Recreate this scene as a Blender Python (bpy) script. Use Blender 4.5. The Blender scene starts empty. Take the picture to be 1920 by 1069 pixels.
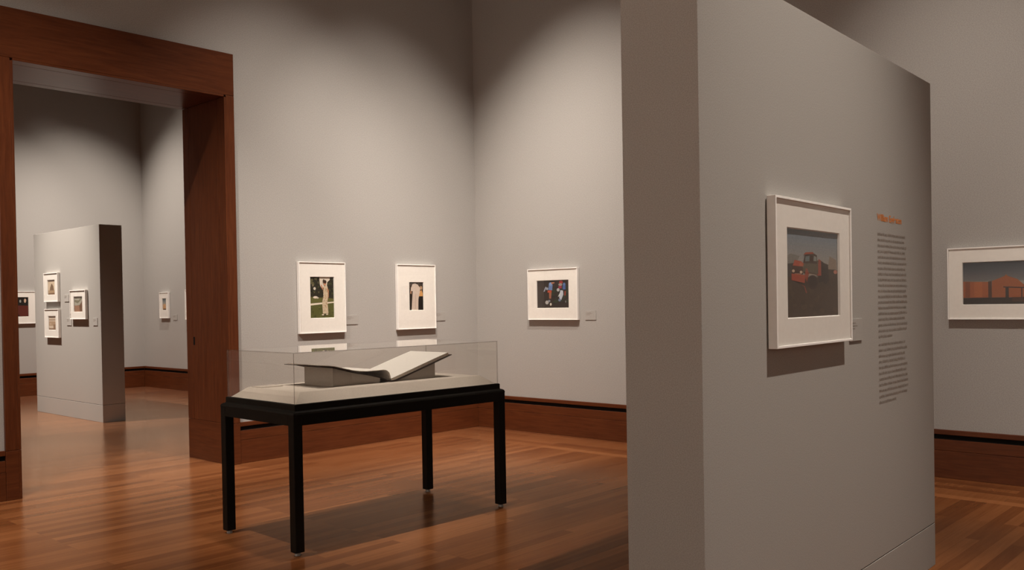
import bpy, bmesh, math, random
from mathutils import Vector, Matrix
random.seed(7)
SC = bpy.context.scene
COL = SC.collection
R = math.radians

# ------------------------------------------------------------------ view
SC.view_settings.view_transform = 'Standard'
SC.view_settings.look = 'None'
SC.view_settings.gamma = 1.0
SC.view_settings.use_curve_mapping = False
SC.view_settings.exposure = 0.0
try:
    SC.cycles.use_denoising = True
    SC.cycles.max_bounces = 10
    SC.cycles.diffuse_bounces = 5
    SC.cycles.transparent_max_bounces = 24
    SC.cycles.caustics_reflective = False
    SC.cycles.caustics_refractive = False
    SC.cycles.sample_clamp_indirect = 4.0
except Exception:
    pass

# ------------------------------------------------------------------ materials
def lin(c):
    return tuple(((v/255.0)/12.92 if v/255.0 <= 0.04045 else ((v/255.0+0.055)/1.055)**2.4) for v in c)

MATS = {}
def new_mat(name):
    m = bpy.data.materials.new(name); m.use_nodes = True
    nt = m.node_tree
    b = next(n for n in nt.nodes if n.type == 'BSDF_PRINCIPLED')
    return m, nt, b

def plain(name, c, rough=0.6, spec=0.4, speck=0.06, scale=40.0, bump=0.0):
    if name in MATS: return MATS[name]
    m, nt, b = new_mat(name)
    tc = nt.nodes.new('ShaderNodeTexCoord')
    no = nt.nodes.new('ShaderNodeTexNoise'); no.inputs['Scale'].default_value = scale
    no.inputs['Detail'].default_value = 3.0
    nt.links.new(tc.outputs['Object'], no.inputs['Vector'])
    rp = nt.nodes.new('ShaderNodeValToRGB')
    rp.color_ramp.elements[0].position = 0.3; rp.color_ramp.elements[1].position = 0.7
    rp.color_ramp.elements[0].color = (*[v*(1-speck) for v in c], 1)
    rp.color_ramp.elements[1].color = (*[min(1, v*(1+speck)) for v in c], 1)
    nt.links.new(no.outputs['Fac'], rp.inputs['Fac'])
    nt.links.new(rp.outputs['Color'], b.inputs['Base Color'])
    b.inputs['Roughness'].default_value = rough
    b.inputs['Specular IOR Level'].default_value = spec
    if bump:
        bp = nt.nodes.new('ShaderNodeBump'); bp.inputs['Strength'].default_value = bump
        bp.inputs['Distance'].default_value = 0.002
        nt.links.new(no.outputs['Fac'], bp.inputs['Height'])
        nt.links.new(bp.outputs['Normal'], b.inputs['Normal'])
    MATS[name] = m
    return m

def wood(name, dark, mid, light, grain='x', rough=0.36, scale=9.0, stretch=14.0, spec=0.28):
    if name in MATS: return MATS[name]
    m, nt, b = new_mat(name)
    tc = nt.nodes.new('ShaderNodeTexCoord')
    mp = nt.nodes.new('ShaderNodeMapping')
    s = {'x': (1, stretch, stretch), 'y': (stretch, 1, stretch), 'z': (stretch, stretch, 1)}[grain]
    mp.inputs['Scale'].default_value = s
    nt.links.new(tc.outputs['Object'], mp.inputs['Vector'])
    no = nt.nodes.new('ShaderNodeTexNoise'); no.inputs['Scale'].default_value = scale*0.35
    no.inputs['Detail'].default_value = 8.0; no.inputs['Roughness'].default_value = 0.62
    no.inputs['Distortion'].default_value = 0.6
    nt.links.new(mp.outputs['Vector'], no.inputs['Vector'])
    rp = nt.nodes.new('ShaderNodeValToRGB')
    e = rp.color_ramp.elements
    e[0].position = 0.28; e[0].color = (*dark, 1)
    e[1].position = 0.76; e[1].color = (*light, 1)
    k = e.new(0.5); k.color = (*mid, 1)
    nt.links.new(no.outputs['Fac'], rp.inputs['Fac'])
    nt.links.new(rp.outputs['Color'], b.inputs['Base Color'])
    b.inputs['Roughness'].default_value = rough
    b.inputs['Specular IOR Level'].default_value = spec
    MATS[name] = m
    return m

WALL = plain('wall_fabric_paint', (0.370, 0.354, 0.335), rough=0.9, spec=0.15, speck=0.16, scale=150.0, bump=0.04)
PART = plain('partition_paint', (0.350, 0.334, 0.311), rough=0.85, spec=0.2, speck=0.14, scale=260.0, bump=0.04)
CEIL = plain('ceiling_plaster', (0.36, 0.34, 0.31), rough=0.95, spec=0.1)
WD, WM, WL = (0.066, 0.0165, 0.0052), (0.092, 0.0245, 0.0078), (0.126, 0.036, 0.0112)
WOODX = wood('cherry_wood_grain_along_x', WD, WM, WL, 'x')
WOODY = wood('cherry_wood_grain_along_y', WD, WM, WL, 'y')
WOODZ = wood('cherry_wood_grain_upright', WD, WM, WL, 'z')
GROOVE = plain('shadow_gap_black', (0.007, 0.0065, 0.006), rough=0.8, spec=0.1)
BLACK = plain('black_lacquered_wood', (0.0085, 0.0068, 0.0048), rough=0.5, spec=0.12, speck=0.15)
STEEL = plain('steel_glide', (0.30, 0.28, 0.26), rough=0.3, spec=0.6)
WHITE = plain('white_painted_frame', (0.87, 0.85, 0.82), rough=0.45, spec=0.35, speck=0.015)
MATB = plain('white_mat_board', (0.90, 0.88, 0.85), rough=0.9, spec=0.1, speck=0.02)
BACKB = plain('grey_backing_board', (0.25, 0.24, 0.22), rough=0.9, spec=0.1)
LINEN = plain('natural_linen', (0.58, 0.52, 0.455), rough=0.95, spec=0.05, speck=0.10, scale=260.0, bump=0.15)
CRADLE = plain('grey_linen_board', (0.42, 0.375, 0.33), rough=0.95, spec=0.05, speck=0.08, scale=260.0, bump=0.1)
PAPER = plain('white_page_paper', (0.83, 0.80, 0.75), rough=0.8, spec=0.15, speck=0.015)
PAGEEDGE = plain('page_block_edge', (0.74, 0.67, 0.58), rough=0.9, spec=0.1, speck=0.12, scale=90.0)
COVER = plain('dark_brown_book_cloth', (0.040, 0.024, 0.018), rough=0.7, spec=0.25, speck=0.1)
LABELM = plain('grey_label_card', (0.368, 0.350, 0.327), rough=0.85, spec=0.1, speck=0.03)
TEXTM = plain('grey_brown_lettering', lin((134, 120, 108)), rough=0.8, spec=0.1)
ORANGE = plain('orange_lettering', (0.60, 0.205, 0.055), rough=0.7, spec=0.2, speck=0.02)

def glass_mat():
    m = bpy.data.materials.new('clear_acrylic'); m.use_nodes = True
    nt = m.node_tree; nt.nodes.clear()
    out = nt.nodes.new('ShaderNodeOutputMaterial')
    tr = nt.nodes.new('ShaderNodeBsdfTransparent'); tr.inputs['Color'].default_value = (0.985, 0.98, 0.97, 1)
    gl = nt.nodes.new('ShaderNodeBsdfGlossy'); gl.inputs['Roughness'].default_value = 0.0
    gl.inputs['Color'].default_value = (1, 1, 1, 1)
    fr = nt.nodes.new('ShaderNodeFresnel'); fr.inputs['IOR'].default_value = 1.5
    ge = nt.nodes.new('ShaderNodeNewGeometry')
    sub = nt.nodes.new('ShaderNodeMath'); sub.operation = 'SUBTRACT'; sub.inputs[0].default_value = 1.0
    nt.links.new(ge.outputs['Backfacing'], sub.inputs[1])
    mul = nt.nodes.new('ShaderNodeMath'); mul.operation = 'MULTIPLY'
    nt.links.new(fr.outputs['Fac'], mul.inputs[0]); nt.links.new(sub.outputs['Value'], mul.inputs[1])
    mx = nt.nodes.new('ShaderNodeMixShader')
    nt.links.new(mul.outputs['Value'], mx.inputs['Fac'])
    nt.links.new(tr.outputs['BSDF'], mx.inputs[1]); nt.links.new(gl.outputs['BSDF'], mx.inputs[2])
    nt.links.new(mx.outputs['Shader'], out.inputs['Surface'])
    return m
GLASS = glass_mat()
def edge_mat():
    m = bpy.data.materials.new('acrylic_edge'); m.use_nodes = True
    nt = m.node_tree; b = next(n for n in nt.nodes if n.type == 'BSDF_PRINCIPLED')
    b.inputs['Base Color'].default_value = (0.16, 0.115, 0.085, 1)
    b.inputs['Roughness'].default_value = 0.25
    b.inputs['Alpha'].default_value = 0.33
    return m
GEDGE = edge_mat()

def floor_mat():
    m, nt, b = new_mat('cherry_strip_floor')
    L = nt.links.new
    tc = nt.nodes.new('ShaderNodeTexCoord')
    sx = nt.nodes.new('ShaderNodeSeparateXYZ'); L(tc.outputs['Object'], sx.inputs['Vector'])
    def M(op, a, b_=None):
        n = nt.nodes.new('ShaderNodeMath'); n.operation = op
        for i, v in enumerate((a, b_)):
            if v is None: continue
            if isinstance(v, (int, float)): n.inputs[i].default_value = v
            else: L(v, n.inputs[i])
        return n.outputs['Value']
    def strips(vec, w, rowh, seed):
        br = nt.nodes.new('ShaderNodeTexBrick')
        br.inputs['Scale'].default_value = 1.0
        br.inputs['Brick Width'].default_value = w; br.inputs['Row Height'].default_value = rowh
        br.inputs['Mortar Size'].default_value = 0.0012; br.inputs['Mortar Smooth'].default_value = 0.2
        br.inputs['Color1'].default_value = (0, 0, 0, 1); br.inputs['Color2'].default_value = (1, 1, 1, 1)
        br.inputs['Mortar'].default_value = (0.1, 0.1, 0.1, 1)
        br.offset = 0.37; br.offset_frequency = 3
        L(vec, br.inputs['Vector'])
        return br
    # field: strips along x ; border: strips along y beside the right wall
    br1 = strips(tc.outputs['Object'], 1.35, 0.083, 0)
    mp = nt.nodes.new('ShaderNodeMapping'); mp.inputs['Rotation'].default_value = (0, 0, R(90))
    L(tc.outputs['Object'], mp.inputs['Vector'])
    br2 = strips(mp.outputs['Vector'], 1.6, 0.11, 3)
    nx, ny = M('MULTIPLY', sx.outputs['X'], -1.0), M('MULTIPLY', sx.outputs['Y'], -1.0)
    inroom = M('LESS_THAN', sx.outputs['Y'], 0.0)
    bord = M('MULTIPLY', M('LESS_THAN', nx, 0.77), inroom)
    # pale inlay stripe
    stripe = M('MULTIPLY', M('MULTIPLY', M('GREATER_THAN', nx, 0.655), M('LESS_THAN', nx, 0.77)), inroom)
    mixc = nt.nodes.new('ShaderNodeMix'); mixc.data_type = 'RGBA'
    L(bord, mixc.inputs['Factor']); L(br1.outputs['Color'], mixc.inputs[6]); L(br2.outputs['Color'], mixc.inputs[7])
    bw = nt.nodes.new('ShaderNodeRGBToBW'); L(mixc.outputs[2], bw.inputs['Color'])
    # grain noise along x
    mg = nt.nodes.new('ShaderNodeMapping'); mg.inputs['Scale'].default_value = (1.0, 16.0, 1.0)
    L(tc.outputs['Object'], mg.inputs['Vector'])
    no = nt.nodes.new('ShaderNodeTexNoise'); no.inputs['Scale'].default_value = 2.2
    no.inputs['Detail'].default_value = 8.0; no.inputs['Roughness'].default_value = 0.65
    L(mg.outputs['Vector'], no.inputs['Vector'])
    mg2 = nt.nodes.new('ShaderNodeMapping'); mg2.inputs['Scale'].default_value = (0.45, 2.6, 1.0)
    L(tc.outputs['Object'], mg2.inputs['Vector'])
    no2 = nt.nodes.new('ShaderNodeTexNoise'); no2.inputs['Scale'].default_value = 1.0
    no2.inputs['Detail'].default_value = 2.0
    L(mg2.outputs['Vector'], no2.inputs['Vector'])
    f = M('ADD', M('ADD', M('MULTIPLY', bw.outputs['Val'], 0.42), M('MULTIPLY', no.outputs['Fac'], 0.50)),
          M('MULTIPLY', no2.outputs['Fac'], 0.22))
    f = M('ADD', f, M('MULTIPLY', stripe, 0.35))
    rp = nt.nodes.new('ShaderNodeValToRGB'); e = rp.color_ramp.elements
    e[0].position = 0.22; e[0].color = (0.120, 0.038, 0.0125, 1)
    e[1].position = 1.0; e[1].color = (0.345, 0.135, 0.049, 1)
    k = e.new(0.55); k.color = (0.205, 0.071, 0.023, 1)
    L(f, rp.inputs['Fac']); L(rp.outputs['Color'], b.inputs['Base Color'])
    b.inputs['Roughness'].default_value = 0.6
    b.inputs['Specular IOR Level'].default_value = 0.0
    # amber varnish: a warm-tinted satin reflection over the wood
    gl = nt.nodes.new('ShaderNodeBsdfGlossy'); gl.inputs['Color'].default_value = (0.95, 0.76, 0.61, 1)
    rr = nt.nodes.new('ShaderNodeMapRange'); rr.inputs['To Min'].default_value = 0.15; rr.inputs['To Max'].default_value = 0.27
    L(no.outputs['Fac'], rr.inputs['Value']); L(rr.outputs['Result'], gl.inputs['Roughness'])
    fr = nt.nodes.new('ShaderNodeFresnel'); fr.inputs['IOR'].default_value = 1.40
    mxs = nt.nodes.new('ShaderNodeMixShader'); L(M('MINIMUM', M('MULTIPLY', M('POWER', fr.outputs['Fac'], 3.0), 7.8), 0.8), mxs.inputs['Fac'])
    L(b.outputs['BSDF'], mxs.inputs[1]); L(gl.outputs['BSDF'], mxs.inputs[2])
    out = next(n for n in nt.nodes if n.type == 'OUTPUT_MATERIAL'); L(mxs.outputs['Shader'], out.inputs['Surface'])
    bp = nt.nodes.new('ShaderNodeBump'); bp.inputs['Strength'].default_value = 0.05; bp.inputs['Distance'].default_value = 0.003
    L(bw.outputs['Val'], bp.inputs['Height']); L(bp.outputs['Normal'], b.inputs['Normal']); L(bp.outputs['Normal'], gl.inputs['Normal'])
    return m
FLOORM = floor_mat()

# ------------------------------------------------------------------ mesh helpers
def link(name, bm, mat, parent=None, bevel=0.0, smooth=False):
    me = bpy.data.meshes.new(name)
    bmesh.ops.recalc_face_normals(bm, faces=bm.faces[:])
    bm.to_mesh(me); bm.free()
    for mm in (mat if isinstance(mat, (list, tuple)) else [mat]): me.materials.append(mm)
    if smooth:
        for p in me.polygons: p.use_smooth = True
    o = bpy.data.objects.new(name, me); COL.objects.link(o)
    if parent is not None: o.parent = parent
    if bevel:
        md = o.modifiers.new('bevel', 'BEVEL'); md.width = bevel; md.segments = 2
        md.limit_method = 'ANGLE'; md.angle_limit = R(40)
    return o

def box(bm, x0, x1, y0, y1, z0, z1, mi=0):
    v = [bm.verts.new(p) for p in ((x0,y0,z0),(x1,y0,z0),(x1,y1,z0),(x0,y1,z0),(x0,y0,z1),(x1,y0,z1),(x1,y1,z1),(x0,y1,z1))]
    fs = []
    for q in ((0,3,2,1),(4,5,6,7),(0,1,5,4),(1,2,6,5),(2,3,7,6),(3,0,4,7)):
        f = bm.faces.new([v[i] for i in q]); f.material_index = mi; fs.append(f)
    return fs

def boxo(name, dims, mat, parent=None, bevel=0.0):
    bm = bmesh.new(); box(bm, *dims); return link(name, bm, mat, parent, bevel)

def prism(bm, pts, y0, y1, mi=0):      # profile in xz extruded along y
    a = [bm.verts.new((x, y0, z)) for x, z in pts]; c = [bm.verts.new((x, y1, z)) for x, z in pts]
    n = len(pts)
    for f in [bm.faces.new(a), bm.faces.new(c[::-1])] + [bm.faces.new((a[i], a[(i+1) % n], c[(i+1) % n], c[i])) for i in range(n)]:
        f.material_index = mi

def ring(bm, x0, x1, z0, z1, w, y0, y1):   # picture-frame ring in the xz plane, mitred
    o = ((x0,z0),(x1,z0),(x1,z1),(x0,z1)); i = ((x0+w,z0+w),(x1-w,z0+w),(x1-w,z1-w),(x0+w,z1-w))
    V = [[bm.verts.new((p[0], y, p[1])) for p in s] for y in (y0, y1) for s in (o, i)]
    of, inf, ob, ib = V
    for k in range(4):
        j = (k+1) % 4
        bm.faces.new((of[k], of[j], inf[j], inf[k])); bm.faces.new((ob[k], ib[k], ib[j], ob[j]))
        bm.faces.new((of[k], ob[k], ob[j], of[j])); bm.faces.new((inf[k], inf[j], ib[j], ib[k]))

def struct(o): o['kind'] = 'structure'; return o
def thing(name, label, cat, loc=(0,0,0), rz=0.0, group=None):
    o = bpy.data.objects.new(name, None); COL.objects.link(o)
    o.empty_display_size = 0.1
    o.location = loc; o.rotation_euler = (0, 0, rz)
    o['label'] = label; o['category'] = cat
    if group: o['group'] = group
    return o

# ------------------------------------------------------------------ room shell
CEIL_Z = 8.2
DT = 0.712                       # thickness of the back wall
DXL, DXR = -5.076, -3.250        # doorway opening
CXL, CXR = -5.168, -3.168        # outer edges of the casings
DZ, DZT = 3.397, 3.782
X2, Y2 = 0.246, 9.0              # corner of the gallery beyond
XL, YF = -10.8, -11.3

struct(boxo('floor', (XL-0.3, X2+0.3, YF-0.3, Y2+0.3, -0.12, 0.0), FLOORM))
struct(boxo('ceiling', (XL-0.3, X2+0.3, YF-0.3, Y2+0.3, CEIL_Z, CEIL_Z+0.15), CEIL))
bm = bmesh.new()
box(bm, XL, DXL, 0, DT, 0, CEIL_Z); box(bm, DXR, X2, 0, DT, 0, CEIL_Z); box(bm, DXL, DXR, 0, DT, DZ, CEIL_Z)
struct(link('wall_back', bm, WALL))
struct(boxo('wall_right', (0, X2+0.3, YF-0.3, 0, 0, CEIL_Z), WALL))
struct(boxo('wall_left', (XL-0.3, XL, YF-0.3, Y2+0.3, 0, CEIL_Z), WALL))
struct(boxo('wall_front', (XL, 0, YF-0.3, YF, 0, CEIL_Z), WALL))
struct(boxo('wall_beyond_back', (XL, X2+0.3, Y2, Y2+0.3, 0, CEIL_Z), WALL))
struct(boxo('wall_beyond_right', (X2, X2+0.3, DT, Y2, 0, CEIL_Z), WALL))

def baseboard(name, length, loc, rz, mat):
    """profile runs along local +x, its face towards local -y"""
    root = thing(name, '', '', loc, rz); del root['label']; del root['category']; root['kind'] = 'structure'
    bm = bmesh.new(); box(bm, 0, length, -0.026, 0, 0.345, 0.384); struct(link('cap_rail', bm, mat, root, 0.003))
    bm = bmesh.new(); box(bm, 0, length, -0.010, 0, 0.306, 0.345); struct(link('shadow_gap', bm, GROOVE, root))
    bm = bmesh.new(); box(bm, 0, length, -0.024, 0, 0.219, 0.306); struct(link('upper_board', bm, mat, root, 0.0025))
    bm = bmesh.new(); box(bm, 0, length, -0.024, 0, 0.0, 0.2175); struct(link('lower_board', bm, mat, root, 0.0025))
    return root
baseboard('baseboard_back', -CXR-0.026, (CXR, 0, 0), 0, WOODX)
baseboard('baseboard_back_left', CXL-XL, (XL, 0, 0), 0, WOODX)
baseboard('baseboard_right', -YF, (0, 0, 0), R(-90), WOODX)
baseboard('baseboard_beyond_back', X2-XL-0.026, (XL, Y2, 0), 0, WOODX)
baseboard('baseboard_beyond_right', Y2-DT, (X2, Y2, 0), R(-90), WOODX)

# doorway: casings, header, jamb linings, soffit
door = bpy.data.objects.new('door_1', None); COL.objects.link(door); door['kind'] = 'structure'
door.location = ((DXL+DXR)/2, 0, 0)
def dpart(name, dims, mat, bevel=0.003, parent=None):
    x0, x1, y0, y1, z0, z1 = dims; ox = door.location.x
    o = boxo(name, (x0-ox, x1-ox, y0, y1, z0, z1), mat, parent or door, bevel); o['kind'] = 'structure'; return o
for side, (a, b_) in (('l', (CXL, DXL)), ('r', (DXR, CXR))):
    dpart('casing', (a, b_, -0.030, 0.0, 0.3815, DZ-0.0015), WOODZ)
    dpart('plinth', (a, b_, -0.031, 0.0, 0.0, 0.379), WOODX)
    dpart('casing', (a, b_, DT, DT+0.03, 0.0, DZ), WOODZ)
dpart('header', (CXL, CXR, -0.030, 0.0, DZ, DZT), WOODX)
dpart('header', (CXL, CXR, DT, DT+0.03, DZ, DZT), WOODX)
# jamb linings with recessed joints: an outer stile, a wide panel, an inner stile
for sgn, xw in ((1, DXL), (-1, DXR)):
    xa, xb = sorted((xw, xw+sgn*0.020))
    ga, gb = sorted((xw, xw+sgn*0.014))
    dpart('jamb_backing', (ga, gb, 0.0, DT, 0.0, DZ), GROOVE, 0)
    for (y0, y1) in ((-0.030, 0.090), (0.094, 0.628), (0.632, DT+0.03)):
        dpart('jamb_panel', (xa, xb, y0, y1, 0.3815, DZ-0.02), WOODZ, 0.002)
    dpart('jamb_plinth', (xa, xb, -0.030, DT+0.03, 0.0, 0.379), WOODY, 0.002)
for (y0, y1) in ((-0.030, 0.090), (0.094, 0.628), (0.632, DT+0.03)):
    dpart('soffit_panel', (DXL+0.02, DXR-0.02, y0, y1, DZ-0.018, DZ), WOODX, 0.002)
bm = bmesh.new(); box(bm, -0.0012, 0.0012, -0.014, 0.014, -0.038, 0.038)
pl = link('flush_pull', bm, GROOVE, door, 0.0008); pl.location = (DXR-0.0205-door.location.x, 0.600, 1.135); pl['kind'] = 'structure'

# ------------------------------------------------------------------ partitions
def partition(name, label, L_, T_, H_, loc, rz, base):
    root = thing(name, label, 'partition', loc, rz)
    bm = bmesh.new(); box(bm, 0, L_, 0, T_, base+0.004, H_); link('panel', bm, PART, root, 0.002)
    bm = bmesh.new(); box(bm, 0.003, L_-0.003, 0.003, T_-0.003, base-0.002, base+0.006); link('reveal', bm, GROOVE, root)
    bm = bmesh.new(); box(bm, 0, L_, 0, T_, 0, base); link('base', bm, PART, root, 0.002)
    return root
PA = R(1.76)
PU = Vector((math.cos(PA), math.sin(PA), 0)); PN = Vector((-math.sin(PA), math.cos(PA), 0))
P0 = Vector((-2.518, -5.935, 0))
partition('display_partition', 'tall wide grey freestanding partition at the right, carrying the printed wall text',
          2.520, 0.30, 2.590, P0 - PU*2.520, PA, 0.225)
# beyond the doorway: front face looks to -x
partition('display_partition', 'smaller grey freestanding partition beyond the doorway, carrying three small framed pictures',
          2.185, 0.292, 2.545, (-2.629, 6.350, 0), R(-90), 0.224)

# ------------------------------------------------------------------ framed photographs
def cmat(c, rough=0.55):
    return plain('print_%02x%02x%02x' % tuple(int(v) for v in c), lin(c), rough=rough, spec=0.25, speck=0.10, scale=160.0)

def framed(label, cx, cz, w, h, pw, ph, pdz, art, place, group=None, depth=0.040):
    """place(cx, z) -> (location, rz) of the point on the wall; local -y faces the viewer"""
    loc, rz = place(cx, cz - h/2)
    root = thing('framed_photograph', label, 'picture', loc, rz, group)
    m = 0.0095
    bm = bmesh.new(); ring(bm, -w/2, w/2, 0, h, m, -depth, -0.005); link('frame', bm, WHITE, root, 0.0012)
    bm = bmesh.new(); box(bm, -w/2+m, w/2-m, -0.020, 0.0, m, h-m); link('backing_board', bm, BACKB, root)
    zc = h/2 + pdz
    # mat with a bevelled window
    bm = bmesh.new(); yf, yb = -depth+0.0085, -0.0225
    x0, x1, z0, z1 = -w/2+m, w/2-m, m, h-m
    a = (-pw/2, pw/2, zc-ph/2, zc+ph/2); bv = 0.0035
    def rect(x0, x1, z0, z1, y): return [bm.verts.new(p) for p in ((x0,y,z0),(x1,y,z0),(x1,y,z1),(x0,y,z1))]
    A_, B_, C_ = rect(x0, x1, z0, z1, yf), rect(a[0]-bv, a[1]+bv, a[2]-bv, a[3]+bv, yf), rect(*a, yb)
    D_ = rect(x0, x1, z0, z1, yb)
    for k in range(4):
        j = (k+1) % 4
        bm.faces.new((A_[k], A_[j], B_[j], B_[k])); bm.faces.new((B_[k], B_[j], C_[j], C_[k]))
        bm.faces.new((C_[k], C_[j], D_[j], D_[k])); bm.faces.new((A_[k], D_[k], D_[j], A_[j]))
    link('mat_board', bm, MATB, root)
    # the print: flat coloured areas on paper
    bm = bmesh.new(); mats = []; idx = {}
    yp = -0.0208
    def slot(c):
        if c not in idx: idx[c] = len(mats); mats.append(cmat(c))
        return idx[c]
    for n, (c, pts) in enumerate(art):
        y = yp - 0.00003*n
        vs = [bm.verts.new((-pw/2+px*pw, y, zc-ph/2+pz*ph)) for px, pz in pts]
        f = bm.faces.new(vs); f.material_index = slot(c)
        f.normal_update()
        if f.normal.y > 0: f.normal_flip()
    me = bpy.data.meshes.new('photograph'); bm.to_mesh(me); bm.free()
    for mm in mats: me.materials.append(mm)
    o = bpy.data.objects.new('photograph', me); COL.objects.link(o); o.parent = root
    bm = bmesh.new(); box(bm, x0, x1, -depth+0.0045, -depth+0.0065, z0, z1); link('glazing', bm, GLASS, root)
    return root

def at_back(cx, z): return (cx, 0, z), 0.0
def at_right(cy, z): return (0, cy, z), R(-90)
def at_part(s, z): q = P0 + PU*s; return (q.x, q.y, z), PA
def at_far(cx, z): return (cx, Y2, z), 0.0
def at_farright(cy, z): return (X2, cy, z), R(-90)
def at_part2(cy, z): return (-2.629, cy, z), R(-90)

FULL = ((0,0),(1,0),(1,1),(0,1))
def rct(x0, z0, x1, z1): return ((x0,z0),(x1,z0),(x1,z1),(x0,z1))
def ell(cx, cz, rx, rz, n=16): return tuple((cx+rx*math.cos(2*math.pi*k/n), cz+rz*math.sin(2*math.pi*k/n)) for k in range(n))
def bands(c0, c1, z0, z1, n):
    out = []
    for k in range(n):
        t = k/(n-1.0); c = tuple(round(c0[i]+(c1[i]-c0[i])*t) for i in range(3))
        out.append((c, rct(0, z0+(z1-z0)*k/n, 1, z0+(z1-z0)*(k+1)/n)))
    return out

rnd = random.Random(3)
def dapple(x0, x1, z0, z1, n, cols, r=0.02):
    return [(rnd.choice(cols), ell(rnd.uniform(x0, x1), rnd.uniform(z0, z1), rnd.uniform(.4, 1)*r, rnd.uniform(.4, 1)*r*0.7, 8)) for _ in range(n)]

lady = [((44,42,30), FULL)]
lady += [((216,206,192), ((.40,1),(.86,1),(.84,.93),(.74,.88),(.72,.78),(.62,.74),(.50,.72),(.42,.80)))]
lady += dapple(.02, .40, .62, .98, 26, [(74,78,46),(30,28,22),(96,92,66)], .05)
lady += dapple(.78, .99, .58, .98, 20, [(66,70,44),(28,26,22)], .05)
lady += [((206,198,186), ell(.19,.72,.05,.035)), ((120,110,88), ell(.12,.80,.04,.03))]
lady += [((98,98,52), ((0,.36),(1,.40),(1,.47),(0,.52)))]
lady += [((222,212,200), ell(.22,.505,.10,.028)), ((196,186,170), ell(.31,.49,.05,.02))]
lady += [((226,216,200), ((0,.305),(1,.365),(1,.395),(0,.355)))]
lady += [((86,88,44), ((0,0),(1,0),(1,.365),(0,.305)))]
lady += dapple(.02, .98, .02, .28, 30, [(76,78,38),(98,100,54),(66,68,34)], .05)
lady += [((202,186,160), ((.52,.10),(.76,.11),(.74,.28),(.73,.42),(.75,.55),(.76,.70),(.73,.78),(.58,.78),(.55,.70),(.56,.55),(.50,.38)))]
lady += dapple(.54, .73, .14, .72, 40, [(168,142,112),(224,212,190),(150,128,104),(190,158,130)], .03)
lady += [((196,140,108), ((.56,.76),(.52,.68),(.47,.76),(.45,.82),(.50,.80),(.53,.74),(.58,.73)))]
lady += [((190,138,104), ((.74,.74),(.79,.66),(.78,.52),(.75,.46),(.74,.52),(.76,.62),(.72,.70)))]
lady += [((200,146,114), ell(.625,.845,.055,.052)), ((52,38,28), ell(.63,.885,.065,.045)), ((60,44,32), ell(.575,.90,.04,.05))]
lady += [((228,214,196), ell(.52,.075,.05,.014)), ((60,44,34), ell(.60,.065,.05,.012)), ((226,210,190), ell(.70,.085,.05,.014))]

gown = [((58,44,36), FULL)]
gown += dapple(.02, .98, .60, .98, 30, [(84,66,54),(40,30,26),(104,86,70)], .07)
gown += [((30,24,22), rct(.66, 0, 1, .52)), ((214,160,98), ((.70,.50),(.98,.50),(.98,.60),(.90,.72),(.78,.68)))]
gown += [((186,150,118), ell(.86,.80,.09,.07)), ((44,34,28), rct(0, 0, .18, .55))]
gown += [((212,196,184), ((.16,0),(.64,0),(.66,.40),(.78,.66),(.80,.80),(.62,.92),(.46,.96),(.26,.94),(.14,.80),(.12,.70),(.26,.68)))]
gown += [((198,180,168), ((.40,.04),(.46,.04),(.50,.60),(.44,.60))), ((190,150,122), ((.10,.70),(.18,.70),(.16,.58),(.08,.60)))]

play = [((44,34,30), FULL)]
play += dapple(.45, .98, .15, .75, 40, [(38,48,34),(34,30,28),(42,52,36)], .09)
play += [((98,124,176), ((.36,.66),(.48,.64),(.50,.84),(.44,.93),(.38,.86))), ((120,150,196), ell(.43,.87,.05,.06))]
play += [((168,112,84), ((.46,.86),(.56,.90),(.55,.94),(.45,.93))), ((150,160,178), ((.20,.60),(.24,.60),(.30,.76),(.27,.78)))]
play += [((146,156,172), ell(.32,.70,.035,.05)), ((176,72,46), ((.33,.56),(.46,.56),(.46,.64),(.34,.64)))]
play += [((150,92,70), ((.38,.34),(.44,.34),(.46,.56),(.38,.56))), ((176,176,176), ell(.31,.20,.055,.07)), ((206,200,190), ell(.43,.13,.03,.05))]
play += [((130,136,150), ell(.38,.25,.04,.04)), ((166,54,50), ell(.76,.93,.06,.06)), ((150,140,132), ell(.74,.84,.06,.05))]
play += [((150,50,70), ((.68,.70),(.78,.70),(.78,.80),(.68,.78))), ((176,180,184), ell(.67,.65,.045,.06))]
play += [((70,96,160), ((.81,.66),(.90,.66),(.90,.84),(.82,.86))), ((88,120,176), ell(.86,.85,.04,.05))]
play += [((184,194,208), ((.70,.36),(.76,.28),(.83,.48),(.82,.62),(.74,.64),(.72,.52))), ((196,200,204), ((.66,.40),(.72,.42),(.76,.54),(.73,.56)))]
play += [((110,124,156), ell(.71,.28,.04,.05)), ((140,60,44), ((.86,.44),(.90,.44),(.91,.60),(.87,.60))), ((120,128,130), ell(.90,.22,.015,.04))]

barn = bands((104,104,106), (44,50,60), .55, 1.0, 12)
barn += [((150,82,44), ((0,.16),(.41,.16),(.41,.53),(0,.55))), ((146,80,42), ((.41,.16),(1,.16),(1,.46),(.86,.46),(.78,.58),(.64,.66),(.62,.70),(.60,.66),(.42,.55)))]
barn += [((122,64,34), rct(.03,.17,.10,.54)), ((164,92,50), rct(.16,.17,.28,.53)), ((132,70,38), rct(.86,.17,1,.46))]
barn += [((70,44,30), ((.365,.16),(.415,.16),(.415,.55),(.365,.54))), ((36,26,22), rct(0, 0, 1, .155)), ((62,38,28), rct(.70,.06,1,.16))]
barn += [((38,26,22), rct(.61,.14,.655,.40)), ((44,30,24), ((.58,.39),(.95,.36),(.95,.385),(.58,.415))), ((40,28,22), rct(.83,.15,.845,.37)), ((40,28,22), rct(.92,.15,.93,.37)), ((30,24,22), rct(.86,.12,1,.17))]

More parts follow.
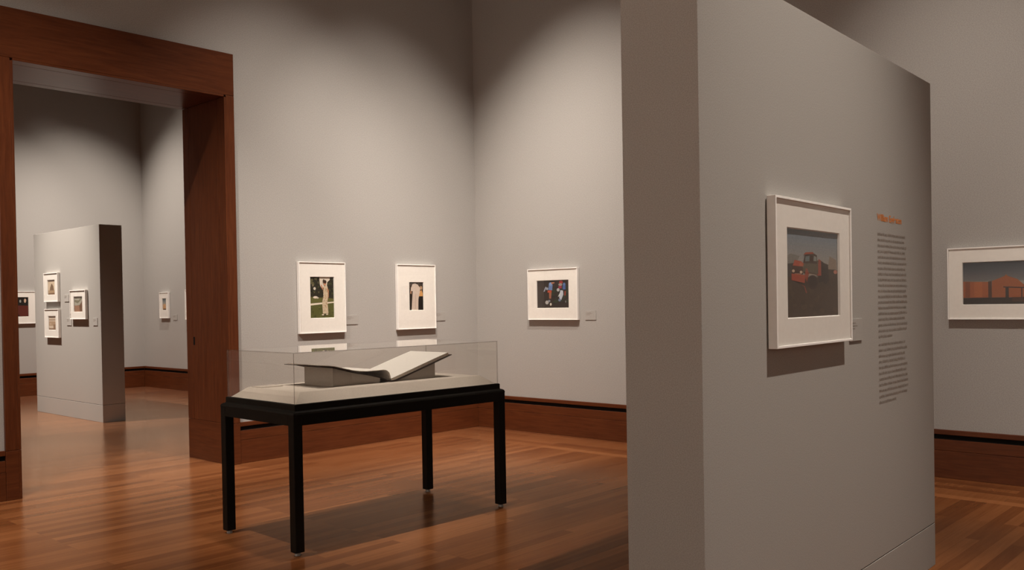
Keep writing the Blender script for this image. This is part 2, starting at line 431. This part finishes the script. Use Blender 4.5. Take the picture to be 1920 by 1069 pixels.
truck = bands((158,148,138), (112,126,140), .48, 1.0, 14)
truck += [((58,52,50), ((0,.40),(.18,.42),(.30,.52),(.30,.60),(.16,.66),(0,.64)))]
truck += [((118,116,112), ((0,.60),(.20,.62),(.26,.70),(.10,.72),(0,.68)))]
truck += [((66,54,46), ((.70,.40),(1,.40),(1,.55),(.9,.58),(.8,.62),(.70,.64)))]
truck += [((132,118,106), ((.80,.56),(.98,.56),(.98,.68),(.84,.72)))]
truck += [((66,50,38), rct(0, 0, 1, .46))]
truck += dapple(.02, .98, .02, .40, 46, [(60,46,35),(74,57,42),(68,52,40)], .06)
truck += [((46,34,30), ((.60,.40),(.82,.42),(.80,.60),(.66,.66),(.60,.66)))]
truck += [((140,62,42), ((.58,.48),(.66,.48),(.66,.66),(.61,.68))), ((88,80,66), ((.30,.52),(.60,.50),(.60,.66),(.34,.66)))]
truck += [((64,46,38), ((.32,.62),(.58,.62),(.58,.72),(.52,.74),(.36,.735))), ((150,68,44), ((.32,.715),(.36,.745),(.50,.755),(.52,.735),(.38,.725)))]
truck += [((98,110,112), ((.35,.64),(.43,.645),(.44,.71),(.36,.70))), ((124,130,126), ((.51,.65),(.57,.65),(.57,.70),(.52,.71)))]
truck += [((164,72,48), ((.12,.58),(.26,.57),(.30,.60),(.28,.64),(.16,.65))), ((170,92,68), ((.22,.575),(.30,.57),(.33,.61),(.28,.64)))]
truck += [((70,46,38), ((.11,.50),(.31,.49),(.31,.58),(.12,.585))), ((196,170,146), ell(.135,.525,.025,.016)), ((196,170,146), ell(.275,.515,.025,.016))]
truck += [((150,110,92), rct(.16,.485,.27,.50)), ((154,66,42), ((.10,.42),(.34,.39),(.35,.48),(.10,.495)))]
truck += [((52,34,30), ell(.49,.40,.10,.085)), ((40,28,25), ell(.49,.40,.07,.06)), ((140,64,44), ((.34,.47),(.36,.56),(.39,.56),(.42,.50),(.38,.40)))]
truck += [((132,60,42), ((.26,.375),(.34,.355),(.38,.28),(.36,.27),(.345,.30),(.33,.345)))]
truck += [((170,110,92), ell(.95,.53,.04,.025)), ((44,34,30), ell(.74,.44,.05,.06))]

reds = [((46,34,30), FULL), ((204,190,164), rct(.0,.62,.58,1.0)), ((30,26,24), ((.52,.44),(1,.44),(1,1),(.58,1)))]
reds += [((92,40,32), ((.30,.02),(1,.02),(1,.56),(.48,.58))), ((28,26,26), ((0,0),(.72,0),(.66,.16),(.58,.34),(.40,.42),(0,.36)))]
reds += [((196,174,150), ell(.62,.76,.045,.12)), ((150,152,148), ell(.74,.80,.03,.08)), ((208,178,156), ell(.90,.82,.04,.11)), ((24,22,22), ell(.96,.70,.05,.10))]
lands = [((206,186,162), FULL), ((168,140,108), rct(0,.0,1,.30)), ((118,86,62), rct(0,0,1,.12)), ((120,92,66), ((.20,.30),(.80,.30),(.72,.56),(.56,.74),(.46,.74),(.28,.52)))]
porch = [((208,192,174), FULL), ((150,122,98), rct(0,.70,1,.76)), ((178,150,122), rct(0,.30,1,.62)), ((126,96,72), rct(0,0,1,.12)), ((142,112,84), rct(.60,.10,.98,.40)), ((196,172,148), rct(.1,.36,.3,.5))]
road = [((166,164,152), FULL), ((120,116,96), ((0,.66),(.4,.56),(1,.92),(1,1),(.9,1),(.5,.75),(0,.8)))] + [((108,112,84), ((.30,.44),(.70,.44),(1,.90),(1,.50),(.8,.36))), ((150,112,88), rct(0,0,1,.42)), ((108,74,52), ((.62,0),(1,0),(1,.86),(.80,.60),(.56,.42)))]
cone = bands((150,146,136), (96,112,122), .5, 1.0, 6) + [((190,150,112), rct(0,.0,1,.5)), ((198,150,96), ((.2,.08),(.8,.08),(.6,.55),(.4,.55))), ((84,56,40), rct(.1,0,.95,.12))]
shade = [((40,40,32), FULL), ((110,98,76), ell(.35,.35,.2,.09)), ((26,26,22), rct(0,0,1,.25))]

framed('white framed photograph of a woman in a long pale dress on a lawn', -2.224, 1.535, 0.563, 0.710, 0.283, 0.407, 0.001, lady, at_back)
framed('white framed photograph of a pale pink gown, on the wall left of the corner', -0.972, 1.535, 0.563, 0.710, 0.204, 0.306, 0.006, gown, at_back)
framed('white framed photograph of bright blue and red figures on black', -1.191, 1.5375, 0.707, 0.562, 0.449, 0.300, 0.001, play, at_right)
framed('white framed photograph of an orange brown barn under a dark sky, far right', -5.617, 1.541, 0.712, 0.560, 0.490, 0.325, 0.000, barn, at_right)
framed('large white framed photograph of a red truck on the near grey partition', -1.658, 1.547, 0.750, 0.565, 0.515, 0.339, -0.001, truck, at_part)
framed('white framed dark red photograph partly hidden behind the partition beyond the doorway', -2.03, 1.509, 0.715, 0.548, 0.480, 0.326, 0.011, reds, at_far)
GP = 'small pictures on the partition beyond the doorway'
framed('small white framed sepia landscape, upper left on the partition beyond the doorway', 5.675, 1.7715, 0.487, 0.402, 0.248, 0.205, 0.0005, lands, at_part2, GP)
framed('small white framed pale banded picture, lower left on the partition beyond the doorway', 5.670, 1.273, 0.487, 0.398, 0.250, 0.191, 0.0035, porch, at_part2, GP)
framed('small white framed greenish road picture, rightmost on the partition beyond the doorway', 4.787, 1.522, 0.496, 0.386, 0.266, 0.200, 0.006, road, at_part2, GP)
framed('small upright white framed picture of blue over orange, seen through the doorway', 8.150, 1.511, 0.330, 0.468, 0.136, 0.207, 0.018, cone, at_farright)
framed('white framed dark picture half hidden behind the right door jamb', 7.125, 1.513, 0.510, 0.520, 0.270, 0.320, 0.010, shade, at_farright)

# ------------------------------------------------------------------ small wall labels
def scribble(bm, x, z, w, hh, y, rg, cw=0.62):
    """a line of letter-like strokes, lower case height hh, from x over width w"""
    px = x; st = hh*0.17
    word = rg.randint(2, 9)
    def q(x0, x1, z0, z1):
        vs = [bm.verts.new(p) for p in ((x0,y,z0),(x1,y,z0),(x1,y,z1),(x0,y,z1))]; bm.faces.new(vs)
    while px < x+w-hh*cw:
        k = rg.random(); lw = hh*cw*rg.uniform(.65, 1.05)
        top = hh*1.5 if k < .28 else hh; low = -hh*.45 if k > .9 else 0
        q(px, px+st, z+low, z+top)
        if k < .75: q(px+lw-st, px+lw, z, z+hh)
        if k < .5 or k > .8: q(px, px+lw, z+hh-st, z+hh)
        if k > .35: q(px, px+lw, z, z+st)
        px += lw + hh*.22; word -= 1
        if word <= 0: px += hh*.45; word = rg.randint(2, 9)

def wall_label(label, c, z0, place, w=0.150, h=0.098):
    loc, rz = place(c, z0)
    root = thing('wall_label', label, 'label', loc, rz, 'wall labels beside the framed photographs')
    bm = bmesh.new(); box(bm, -w/2, w/2, -0.006, 0, 0, h); link('card', bm, LABELM, root, 0.0005)
    bm = bmesh.new(); rg = random.Random(int(abs(c)*1000))
    for k in range(3): scribble(bm, -w/2+0.010, h-0.022-0.012*k, (0.062, 0.085, 0.05)[k], 0.0048, -0.00625, rg)
    link('lettering', bm, TEXTM, root)
    return root
wall_label('small grey label card on the wall right of the woman in the pale dress', -1.843, 1.255, at_back)
wall_label('small grey label card on the wall right of the pink gown picture', -0.597, 1.262, at_back)
wall_label('small grey label card on the wall right of the blue and red figures picture', -1.694, 1.257, at_right, 0.140, 0.096)
wall_label('small grey label card on the partition, mostly hidden behind the red truck frame', -1.146, 1.257, at_part)
wall_label('tiny grey label card right of the upper left picture beyond the doorway', 5.215, 1.567, at_part2)
wall_label('tiny grey label card right of the lower left picture beyond the doorway', 5.150, 1.245, at_part2)
wall_label('tiny grey label card right of the greenish road picture beyond the doorway', 4.325, 1.248, at_part2, 0.13)
wall_label('tiny grey label card right of the small upright picture on the far side wall', 7.80, 1.243, at_farright)

# ------------------------------------------------------------------ printed wall text on the near partition
loc, rz = at_part(-0.851, 0.94)
wt = thing('wall_text', 'printed wall text with an orange heading, on the near grey partition', 'text', loc, rz)
cu = bpy.data.curves.new('heading', 'FONT'); cu.body = 'William Eggleston'; cu.size = 0.0345; cu.offset = 0.0011
cu.extrude = 0.0
tmp = bpy.data.objects.new('heading_curve', cu); COL.objects.link(tmp)
bpy.context.view_layer.update()
dg = bpy.context.evaluated_depsgraph_get()
me = bpy.data.meshes.new_from_object(tmp.evaluated_get(dg))
bpy.data.objects.remove(tmp)
xs = [v.co.x for v in me.vertices]; sc = 0.350/(max(xs)-min(xs))
for v in me.vertices: v.co = Vector(((v.co.x-min(xs))*sc, -0.0010, 1.8085-0.94+v.co.y*1.28))
me.materials.clear(); me.materials.append(ORANGE)
hd = bpy.data.objects.new('heading', me); COL.objects.link(hd); hd.parent = wt; hd['label'] = 'orange heading'
rg = random.Random(11)
for nlines, ztop, sp, last in ((19, 1.7435, 0.0267, 0.20), (11, 1.2245, 0.0272, 0.25)):
    bm = bmesh.new()
    for k in range(nlines):
        wline = last if k == nlines-1 else rg.uniform(0.378, 0.428)
        scribble(bm, 0.004, ztop-0.94-sp*k-0.005, wline, 0.0098, -0.0010, rg)
    link('paragraph', bm, TEXTM, wt)

# ------------------------------------------------------------------ display case
TH = R(-2.0)
TC = Vector((-3.7754, -2.698, 0))
case = thing('display_case', 'long black-legged museum display case with a clear box top, standing on the wooden floor', 'display case', TC, TH)
LX, LY, LW = 0.834, 0.400, 0.060
for sx in (-1, 1):
    for sy in (-1, 1):
        bm = bmesh.new(); x, y = sx*LX, sy*LY
        box(bm, x-LW/2, x+LW/2, y-LW/2, y+LW/2, 0.020, 0.817)
        leg = link('leg', bm, BLACK, case, 0.004)
        bm = bmesh.new()
        bmesh.ops.create_cone(bm, cap_ends=True, segments=20, radius1=0.019, radius2=0.014, depth=0.021,
                              matrix=Matrix.Translation((x, y, 0.0105)))
        link('foot', bm, STEEL, leg, 0.0015)
# apron: four rails between the legs
bm = bmesh.new(); hx, hy, t = LX+LW/2, LY+LW/2, 0.030
box(bm, -hx+LW, hx-LW, -hy+0.001, -hy+t, 0.757, 0.817); box(bm, -hx+LW, hx-LW, hy-t, hy-0.001, 0.757, 0.817)
box(bm, -hx+0.001, -hx+t, -hy+LW, hy-LW, 0.757, 0.817); box(bm, hx-t, hx-0.001, -hy+LW, hy-LW, 0.757, 0.817)
link('apron', bm, BLACK, case)
# moulded rim that steps in above the apron
bm = bmesh.new()
prof = [(0.000, 0.815), (0.000, 0.822), (0.004, 0.832), (0.013, 0.838), (0.022, 0.841), (0.025, 0.845), (0.025, 0.874), (0.029, 0.878)]
rows = []
for ins, z in prof:
    rows.append([bm.verts.new((sx*(hx-ins), sy*(hy-ins), z)) for sx, sy in ((-1,-1),(1,-1),(1,1),(-1,1))])
for a, c in zip(rows, rows[1:]):
    for k in range(4): bm.faces.new((a[k], a[(k+1) % 4], c[(k+1) % 4], c[k]))
bm.faces.new(rows[-1]); bm.faces.new(rows[0][::-1])
link('top_frame', bm, BLACK, case)
# linen deck with wide sloping sides
bm = bmesh.new()
rows = []
for ex, ey, z in ((0.815, 0.380, 0.878), (0.812, 0.377, 0.8795), (0.738, 0.303, 0.937), (0.735, 0.300, 0.938)):
    rows.append([bm.verts.new((sx*ex, sy*ey, z)) for sx, sy in ((-1,-1),(1,-1),(1,1),(-1,1))])
for a, c in zip(rows, rows[1:]):
    for k in range(4): bm.faces.new((a[k], a[(k+1) % 4], c[(k+1) % 4], c[k]))
bm.faces.new(rows[-1]); bm.faces.new(rows[0][::-1])
link('deck', bm, LINEN, case)
# clear box: four walls and a lid
GX, GY, GT, GZ = 0.832, 0.395, 0.006, 1.181
def pane(dims, normal_axis):
    bm = bmesh.new(); fs = box(bm, *dims)
    for f in fs:
        f.normal_update(); nn = f.normal
        if abs(nn[normal_axis]) < 0.5: f.material_index = 1
    link('glass_pane', bm, [GLASS, GEDGE], case)
pane((-GX, GX, -GY, -GY+GT, 0.878, GZ-GT), 1); pane((-GX, GX, GY-GT, GY, 0.878, GZ-GT), 1)
pane((-GX, -GX+GT, -GY+GT, GY-GT, 0.878, GZ-GT), 0); pane((GX-GT, GX, -GY+GT, GY-GT, 0.878, GZ-GT), 0)
pane((-GX, GX, -GY, GY, GZ-GT, GZ), 2)

def in_case(lx, ly, z):
    return TC + Matrix.Rotation(TH, 3, 'Z') @ Vector((lx, ly, 0)) + Vector((0, 0, z))
DK = 0.938
# cradle: two wedge blocks under the book
cr = thing('book_cradle', 'grey linen covered wedge blocks holding up the open book inside the display case', 'book stand', in_case(0, 0, DK), TH)
bm = bmesh.new(); prism(bm, [(-0.414, 0), (-0.045, 0), (-0.045, 0.036), (-0.250, 0.077), (-0.414, 0.1185)], -0.176, 0.150); link('wedge', bm, CRADLE, cr, 0.0015)
bm = bmesh.new(); prism(bm, [(0.433, 0), (0.433, 0.1105), (0.075, 0.0035), (0.075, 0)], -0.176, 0.150); link('wedge', bm, CRADLE, cr, 0.0015)
# the open book
bk = thing('open_book', 'large open book with bright white pages, resting on grey wedges inside the display case', 'book', in_case(0, 0, DK), TH)
Y0, Y1 = -0.192, 0.222
def sheet(bm, top, thick, y0, y1, mi_top=0, mi_edge=1):
    """closed slab following a profile (list of x,z), thickness given per point straight down the local normal"""
    n = len(top); low = []
    for i, (x, z) in enumerate(top):
        a = top[max(i-1, 0)]; b_ = top[min(i+1, n-1)]
        dx, dz = b_[0]-a[0], b_[1]-a[1]; l = math.hypot(dx, dz)
        t = thick[i] if isinstance(thick, (list, tuple)) else thick
        low.append((x+dz/l*t, z-dx/l*t))
    T0 = [bm.verts.new((x, y0, z)) for x, z in top]; T1 = [bm.verts.new((x, y1, z)) for x, z in top]
    L0 = [bm.verts.new((x, y0, z)) for x, z in low]; L1 = [bm.verts.new((x, y1, z)) for x, z in low]
    for i in range(n-1):
        for q, mi in (((T0[i],T0[i+1],T1[i+1],T1[i]), mi_top), ((L0[i],L1[i],L1[i+1],L0[i+1]), mi_edge),
                      ((T0[i],L0[i],L0[i+1],T0[i+1]), mi_edge), ((T1[i],T1[i+1],L1[i+1],L1[i]), mi_edge)):
            f = bm.faces.new(q); f.material_index = mi
    for q in ((T0[0],T1[0],L1[0],L0[0]), (T0[-1],L0[-1],L1[-1],T1[-1])):
        f = bm.faces.new(q); f.material_index = mi_edge
def smooth_path(pts, n=6):
    out = []
    P = [pts[0]] + list(pts) + [pts[-1]]
    for i in range(1, len(P)-2):
        for k in range(n):
            t = k/n
            out.append(tuple(0.5*((2*P[i][j]) + (-P[i-1][j]+P[i+1][j])*t + (2*P[i-1][j]-5*P[i][j]+4*P[i+1][j]-P[i+2][j])*t*t + (-P[i-1][j]+3*P[i][j]-3*P[i+1][j]+P[i+2][j])*t**3) for j in (0,1)))
    out.append(pts[-1]); return out
# cover: left board, spine, right board
cov = smooth_path([(-0.515, 0.1375), (-0.414, 0.1245), (-0.250, 0.0835), (-0.100, 0.049), (-0.030, 0.030), (0.010, 0.010), (0.040, 0.0055), (0.075, 0.0075)], 4) + [(0.30, 0.0748), (0.572, 0.1560)]
bm = bmesh.new(); sheet(bm, cov, 0.0045, Y0-0.006, Y1+0.006, 0, 0); link('cover', bm, [COVER], bk)
# left leaves: thin, rolling over into the gutter
lp = smooth_path([(-0.500, 0.1425), (-0.414, 0.1315), (-0.330, 0.111), (-0.250, 0.0935), (-0.170, 0.0855), (-0.090, 0.0845), (-0.035, 0.0850), (-0.004, 0.0800), (0.018, 0.0640), (0.028, 0.0420), (0.032, 0.0230)], 5)
nlp = len(lp)
bm = bmesh.new(); sheet(bm, lp, [0.004 + 0.012*max(0, (i/(nlp-1))-0.45) for i in range(nlp)], Y0, Y1, 0, 1)
link('left_leaves', bm, [PAPER, PAGEEDGE], bk)
# right page block
rp_ = [(0.034, 0.0225), (0.060, 0.0295), (0.16, 0.0590), (0.30, 0.1010), (0.44, 0.1425), (0.540, 0.1705)]
bm = bmesh.new(); sheet(bm, rp_, [0.013, 0.0185, 0.0205, 0.0205, 0.0205, 0.0195], Y0, Y1, 0, 1)
link('right_page_block', bm, [PAPER, PAGEEDGE], bk)
# caption card lying on the deck
cc = thing('caption_card', 'thin pale caption card lying on the left end of the deck inside the display case', 'card', in_case(-0.645, 0.222, DK), TH)
bm = bmesh.new(); box(bm, -0.078, 0.078, -0.060, 0.060, 0, 0.0045); link('card', bm, LINEN, cc, 0.0006)
bm = bmesh.new(); rg = random.Random(5)
for k in range(4): scribble(bm, -0.066, 0.03-0.014*k, 0.11, 0.005, 0.0, rg)
for v in bm.verts: v.co = Vector((v.co.x, v.co.z-0.012, 0.0048))
link('lettering', bm, TEXTM, cc)

# ------------------------------------------------------------------ lights: track spots under the ceiling, plus added floor fill spots
WARM = (1.0, 0.888, 0.785)
def spot(name, loc, target, power, size=70, blend=1.0, radius=0.03, color=WARM):
    d = bpy.data.lights.new(name, 'SPOT'); d.energy = power; d.spot_size = R(size); d.spot_blend = blend
    d.shadow_soft_size = radius; d.color = color
    o = bpy.data.objects.new(name, d); COL.objects.link(o)
    o.location = loc; o.rotation_euler = (Vector(target)-Vector(loc)).to_track_quat('-Z', 'Y').to_euler()
    return o
TZ = 7.3
spot('spot_lamp', (-3.05, -3.4, TZ), (-2.5, 0, 0.8), 1400, 46.5)
spot('spot_lamp', (-2.25, -3.4, TZ), (-1.0, 0, 0.8), 1400, 46.5)
spot('spot_lamp', (-3.3, -2.2, TZ), (0, -1.35, 0.95), 2080, 48)
spot('spot_lamp', (-3.4, -5.7, TZ), (0, -5.5, 1.4), 960, 42)
q = P0 + PU*(-1.75) - PN*2.30
spot('spot_lamp', (q.x, q.y, TZ), tuple(P0 + PU*(-1.66) + Vector((0,0,0.1))), 1750, 38)
spot('spot_lamp', (-3.70, -2.85, TZ), (-3.78, -2.70, 0.9), 1300, 21)
spot('spot_lamp', (-8.2, -3.2, TZ), (-3.3, 0.2, 1.1), 2000, 25)
spot('spot_lamp', (-7.6, -3.2, TZ), (-7.6, 0, 1.6), 1500, 66)
spot('spot_lamp', (-3.2, -9.0, TZ), (0, -9.0, 1.6), 1500, 66)
for y in (-8.5, -5.5, -2.5): spot('spot_lamp', (-7.4, y, TZ), (XL, y, 1.6), 4500, 66)
for x in (-8.0, -5.0, -2.0): spot('spot_lamp', (x, -8.0, TZ), (x, YF, 1.6), 650, 66)
spot('spot_lamp', (-5.9, -2.2, TZ), (-5.2, -1.3, 0), 900, 40)  # added fill: brightens the floor in front of the doorway, no known fixture
spot('spot_lamp', (-1.9, -2.9, TZ), (-1.6, -2.4, 0), 330, 40)  # added fill spot, lifts the floor near the right wall
# gallery beyond
for x in (-5.2, -2.6, -0.9): spot('spot_lamp', (x, 5.7, TZ), (x, Y2, 1.0), 1400, 50)
spot('spot_lamp', (-3.0, 7.9, TZ), (X2, 7.6, 1.2), 1500, 48)
spot('spot_lamp', (-3.0, 4.6, TZ), (X2, 4.8, 1.2), 1300, 48)
spot('spot_lamp', (-5.0, 5.2, TZ), (-2.63, 5.3, 0.7), 5000, 37)
spot('spot_lamp', (-4.0, 2.6, TZ), (-3.6, 2.0, 0), 1500, 50)  # added fill: lightens the floor just past the doorway
spot('spot_lamp', (-7.0, 5.0, TZ), (XL, 5.0, 1.5), 1800, 66)

w = bpy.data.worlds.new('room_dark'); SC.world = w; w.use_nodes = True
bg = next(n for n in w.node_tree.nodes if n.type == 'BACKGROUND')
bg.inputs['Color'].default_value = (1.0, 0.88, 0.76, 1); bg.inputs['Strength'].default_value = 0.0

# ------------------------------------------------------------------ camera
yaw, pit, rol = 0.7410510711, -0.0120520326, -0.0166146630
F_PX, CY = 1703.485, 588.61
fw = Vector((math.cos(yaw)*math.cos(pit), math.sin(yaw)*math.cos(pit), math.sin(pit)))
r0 = Vector((math.sin(yaw), -math.cos(yaw), 0)); u0 = r0.cross(fw)
rr = r0*math.cos(rol) + u0*math.sin(rol); uu = u0*math.cos(rol) - r0*math.sin(rol)
cd = bpy.data.cameras.new('camera'); cam = bpy.data.objects.new('camera', cd); COL.objects.link(cam)
cd.sensor_fit = 'HORIZONTAL'; cd.sensor_width = 36.0; cd.lens = F_PX/1920.0*36.0
cd.shift_y = (CY-534.5)/1920.0
cd.clip_start = 0.05; cd.clip_end = 100
M = Matrix.Identity(4)
for i, v in enumerate((rr, uu, -fw)):
    for k in range(3): M[k][i] = v[k]
M[0][3], M[1][3], M[2][3] = -7.654886, -7.565303, 1.45
cam.matrix_world = M
SC.camera = cam
